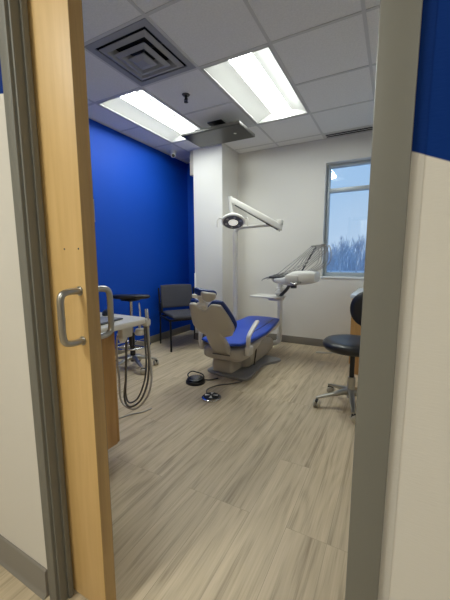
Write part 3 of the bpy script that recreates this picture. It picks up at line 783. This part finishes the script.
# ------------------------------------------------------------------ left counter
t = thing('base_cabinet', 'maple base cabinet just behind the sliding door', 'cabinet', (-2.0, YF1, 0))
def Wc(x, y, z): return (x+2.0, y-YF1, z)
b = B(); box(b, Wc(-2.6, YF1+.012, .1), Wc(-1.40, 1.22, .815), .002); obj('carcass', b, M['cab'], t)
b = B(); box(b, Wc(-2.58, YF1+.02, 0), Wc(-1.43, 1.15, .10)); obj('toe_kick', b, M['base'], t)
for i in range(3):
    x0 = -2.598+.4*i; b = B(); box(b, Wc(x0, 1.22, .104), Wc(x0+.394, 1.24, .812), .002); d = obj('door', b, M['cab'], t)
    b = B(); tube(b, [Wc(x0+.34, 1.24, .70), Wc(x0+.34, 1.27, .695), Wc(x0+.34, 1.27, .61), Wc(x0+.34, 1.24, .605)], .005, 8, 3); obj('handle', b, M['steel'], d)
ct = B(); pr = [(-2.62, YF1+.012), (-1.27, YF1+.012), (-1.245, .84), (-1.232, 1.26), (-1.24, 1.32), (-1.27, 1.35), (-2.62, 1.365)]
prism(ct, pr, .83, .86, .006)
tag(obj('countertop', ct, M['solid'], None), 'white countertop with a rounded end behind the sliding door', 'countertop')
# bracket and hose unit under the overhang
t = thing('assistant_hose_unit', 'chrome tool holder with grey looped suction hoses at counter end', 'dental unit', (-1.25, 1.25, 0))
def Wh(x, y, z): return (x+1.25, y-1.25, z)
b = B(); box(b, Wh(-1.385, 1.12, .81), Wh(-1.30, 1.30, .8295), .01); obj('mounting_plate', b, M['white'], t)
b = B(); box(b, Wh(-1.305, 1.353, .80), Wh(-1.262, 1.395, .846), .012); obj('holder', b, M['shell2'], t)
b = B(); box(b, Wh(-1.39, 1.25, .74), Wh(-1.35, 1.33, .8295), .008); obj('control_block', b, M['shell2'], t)
b = B(); lathe(b, [(0, .665), (.018, .665), (.024, .68), (.024, .70), (.032, .705), (.032, .713), (0, .713)], 22, Tm(*Wh(-1.415, 1.31, .04))); obj('canister', b, M['white'], t)
b = B(); tube(b, [Wh(-1.415, 1.31, .75), Wh(-1.40, 1.31, .80)], .012, 10); obj('canister_stem', b, M['steel'], t)
b = B(); tube(b, [Wh(-1.37, 1.33, .81), Wh(-1.37, 1.33, .74), Wh(-1.38, 1.34, .68)], .011, 12, 3); obj('valve_tube', b, M['black'], t, 60)
b = B(); lathe(b, [(0, 0), (.03, 0), (.035, .012), (.026, .035), (0, .04)], 18, Tm(*Wh(-1.33, 1.37, .745))); tube(b, [Wh(-1.33, 1.37, .76), Wh(-1.33, 1.36, .83)], .006, 8); obj('cup_holder', b, M['shell2'], t)
hoses = [
    ('hose_d', .0065, [(-1.285, 1.375, .81), (-1.284, 1.38, .69), (-1.280, 1.38, .57), (-1.300, 1.38, .437), (-1.363, 1.38, .311), (-1.461, 1.38, .249), (-1.500, 1.38, .303), (-1.475, 1.375, .443), (-1.44, 1.36, .70), (-1.41, 1.34, .80)]),
    ('hose', .0065, [(-1.272, 1.375, .81), (-1.272, 1.38, .68), (-1.270, 1.385, .55), (-1.272, 1.385, .444), (-1.316, 1.385, .336), (-1.42, 1.385, .240), (-1.535, 1.385, .268), (-1.545, 1.385, .43), (-1.525, 1.36, .657), (-1.45, 1.33, .795)]),
    ('hose_d', .0055, [(-1.296, 1.37, .81), (-1.296, 1.372, .70), (-1.294, 1.372, .57), (-1.312, 1.37, .455), (-1.37, 1.37, .335), (-1.445, 1.37, .285), (-1.475, 1.37, .33), (-1.455, 1.36, .46), (-1.425, 1.35, .70), (-1.40, 1.33, .80)]),
]
for mn, r, pts in hoses:
    b = B(); tube(b, [Wh(*p) for p in pts], r, 10, 6); obj('hose', b, M[mn], t, 60)
for i, (x, y, z1) in enumerate(((-1.345, 1.39, .92), (-1.292, 1.385, .885), (-1.268, 1.375, .89))):
    b = B(); tube(b, [Wh(x, y, .79), Wh(x, y, z1-.05), Wh(x-.004, y, z1), Wh(x-.012, y+.008, z1+.012)], [.006, .0055, .0045, .0035], 10, 3)
    obj('handpiece', b, M['chrome'] if i != 1 else M['steel'], t, 60)
b = B(); tube(b, [(-1.86, 1.52, .006), (-1.775, 1.56, .006), (-1.735, 1.65, .006), (-1.68, 1.72, .006), (-1.66, 1.80, .006)], .005, 8, 6)
tag(obj('floor_cord', b, M['hose']), 'thin grey cord lying on the floor under the hoses', 'cord')
b = B(); pillow(b, lambda s, t_: (s*.034, t_*.055, .0), (.030, .001), 16, 16, 2.4, .3, nrm=(0, 0, 1)); o = obj('computer_mouse', b, M['black'], None, 60, (-1.53, 1.31, .8612)); o.rotation_euler[2] = .9
tag(o, 'black computer mouse on the white countertop', 'mouse')
t = thing('instrument_mat', 'thin grey pad lying on countertop nearest to the door', 'mat', (-1.38, 1.14, .861), .2)
b = B(); box(b, (-.07, -.09, 0), (.07, .09, .008), .003); obj('pad', b, M['darkgrey'], t)
b = B(); box(b, (-.055, -.075, .008), (.055, .075, .0095), .0005); obj('surface', b, M['plate'], t)

# ------------------------------------------------------------------ right cabinet
t = thing('side_cabinet', 'maple side cabinet against the right wall under the window', 'cabinet', (-.02, 3.8, 0))
obj('carcass', boxm((-.325, -.42, .0), (.355, .47, .802), .002), M['cab'], t)
for i in range(2):
    b = B(); box(b, (-.343, -.415+.445*i, .105), (-.325, .020+.445*i, .60), .002); d = obj('door', b, M['cab'], t)
    b = B(); tube(b, [(-.343, -.05+.11*i, .56), (-.37, -.05+.11*i, .55), (-.37, -.05+.11*i, .5), (-.343, -.05+.11*i, .49)], .005, 8, 3); obj('handle', b, M['steel'], d)
    b = B(); box(b, (-.343, -.415+.445*i, .606), (-.325, .020+.445*i, .795), .002); d = obj('drawer', b, M['cab'], t)
    b = B(); tube(b, [(-.343, -.25+.445*i, .71), (-.37, -.24+.445*i, .71), (-.37, -.15+.445*i, .71), (-.343, -.14+.445*i, .71)], .005, 8, 3); obj('handle', b, M['steel'], d)
b = B(); prism(b, [(-.33, -.44), (-.36, -.41), (-.36, .47), (.355, .47), (.355, -.44)], .803, .84, .006)
obj('countertop', b, M['solidb'], t)

# ------------------------------------------------------------------ outdoors
b = B(); box(b, (-90, 5.2, -.35), (60, 95, -.25)); o = struct('ground', b, M['snow'])
def tree_mesh(seed, hgt):
    rnd = random.Random(seed); b = B()
    def branch(p, d, ln, r, lev):
        q = p+d*ln
        mid = p+d*ln*.5+Vector((rnd.uniform(-1, 1), rnd.uniform(-1, 1), 0))*ln*.05
        tube(b, [p, mid, q], [r, r*.8, r*.6], 5 if lev < 2 else 3)
        if lev >= 4: return
        n = 3 if lev < 3 else 4
        for i in range(n):
            a2 = rnd.uniform(0, 2*PI); sp = rnd.uniform(.35, .75)
            nd = (d+Vector((math.cos(a2)*sp, math.sin(a2)*sp, rnd.uniform(-.05, .35)))).normalized()
            branch(p+d*ln*rnd.uniform(.45, 1), nd, ln*rnd.uniform(.55, .78), r*.52, lev+1)
        branch(q, (d+Vector((rnd.uniform(-.2, .2), rnd.uniform(-.2, .2), .1))).normalized(), ln*.7, r*.6, lev+1)
    branch(Vector((0, 0, 0)), Vector((0, 0, 1)), hgt*.33, .11, 0)
    return b
protos = [obj('bare_tree', tree_mesh(s, h_), M['bark'], None, 0) for s, h_ in ((1, 4.6), (2, 5.2), (3, 4.0))]
spots = [(-9.6, 38), (-7.9, 35), (-6.4, 37), (-5.0, 34), (-3.6, 36), (-2.3, 38), (-.8, 35), (.9, 37), (-11.5, 39), (-13.4, 37)]
for i, (x, y) in enumerate(spots):
    o = protos[i] if i < 3 else protos[i % 3].copy()
    if i >= 3: COL.objects.link(o)
    o.location = (x, y, -.25); o.rotation_euler = (0, 0, 1.7*i); s = .86+.14*math.sin(i*2.3); o.scale = (s, s, s)
    tag(o, 'bare grey winter tree beyond the snowy ground outside window', 'tree', 'bare trees outside')
b = B(); rnd = random.Random(5)
for i in range(1500):
    x = rnd.uniform(-30, 8); y = rnd.uniform(44, 50); hgt = rnd.uniform(2.4, 4.6)*(.85+.15*math.sin(x*.9))
    tube(b, [(x, y, -.25), (x+rnd.uniform(-.3, .3), y, hgt*.6), (x+rnd.uniform(-.7, .7), y, hgt)], [.06, .04, .012], 3)
tag(obj('distant_thicket', b, M['haze'], None, 0), 'hazy thicket of bare saplings along the horizon outside window', 'trees', kind='stuff')

# ------------------------------------------------------------------ light
def area(name, loc, rot, sx, sy, power, col):
    l = bpy.data.lights.new(name, 'AREA'); l.shape = 'RECTANGLE'; l.size = sx; l.size_y = sy; l.energy = power; l.color = col
    o = bpy.data.objects.new(name, l); o.location = loc; o.rotation_euler = rot; COL.objects.link(o); return o
area('hall_area_light', (-1.35, -.95, CH-.02), (0, 0, 0), .55, 1.1, 36, (.97, 1, .94))
area('hall_area_light', (1.3, -1.0, CH-.02), (0, 0, 0), .55, 1.1, 22, (.97, 1, .93))  # second, unseen light added to brighten the hall and left frame

w = bpy.data.worlds.new('sky'); S.world = w; w.use_nodes = True
nt = w.node_tree; bg = nt.nodes['Background']
tc = nt.nodes.new('ShaderNodeTexCoord'); sp = nt.nodes.new('ShaderNodeSeparateXYZ'); nt.links.new(tc.outputs['Generated'], sp.inputs[0])
nz = nt.nodes.new('ShaderNodeTexNoise'); nz.inputs['Scale'].default_value = 3.5; nz.inputs['Detail'].default_value = 4
nt.links.new(tc.outputs['Generated'], nz.inputs['Vector'])
ad = nt.nodes.new('ShaderNodeMath'); ad.operation = 'MULTIPLY_ADD'; ad.inputs[1].default_value = .22
nt.links.new(nz.outputs['Fac'], ad.inputs[0]); nt.links.new(sp.outputs['Z'], ad.inputs[2])
rp = nt.nodes.new('ShaderNodeValToRGB'); e = rp.color_ramp.elements
e[0].position = .05; e[0].color = (*lin((206, 222, 240)), 1); e[1].position = .75; e[1].color = (*lin((140, 184, 232)), 1)
k = e.new(.33); k.color = (*lin((172, 206, 241)), 1)
nt.links.new(ad.outputs[0], rp.inputs['Fac']); nt.links.new(rp.outputs['Color'], bg.inputs['Color'])
bg.inputs['Strength'].default_value = 1.0

# ------------------------------------------------------------------ camera
f = 310.8; tilt = math.atan(43/f); yaw = math.atan(165/math.hypot(f, 43))
cam = bpy.data.cameras.new('camera'); co = bpy.data.objects.new('camera', cam); COL.objects.link(co)
cam.sensor_fit = 'VERTICAL'; cam.sensor_height = 36; cam.lens = 36*f/600; cam.clip_start = .02; cam.clip_end = 300
cam.shift_x = -4.8/600; cam.shift_y = 3/600
co.location = (0, 0, 1.19); co.rotation_euler = (PI/2-tilt, 0, yaw)
S.camera = co
S.view_settings.view_transform = 'Standard'; S.view_settings.look = 'None'; S.view_settings.exposure = 0; S.view_settings.gamma = 1
S.cycles.use_denoising = True; S.cycles.max_bounces = 10; S.cycles.diffuse_bounces = 6; S.cycles.sample_clamp_indirect = 6
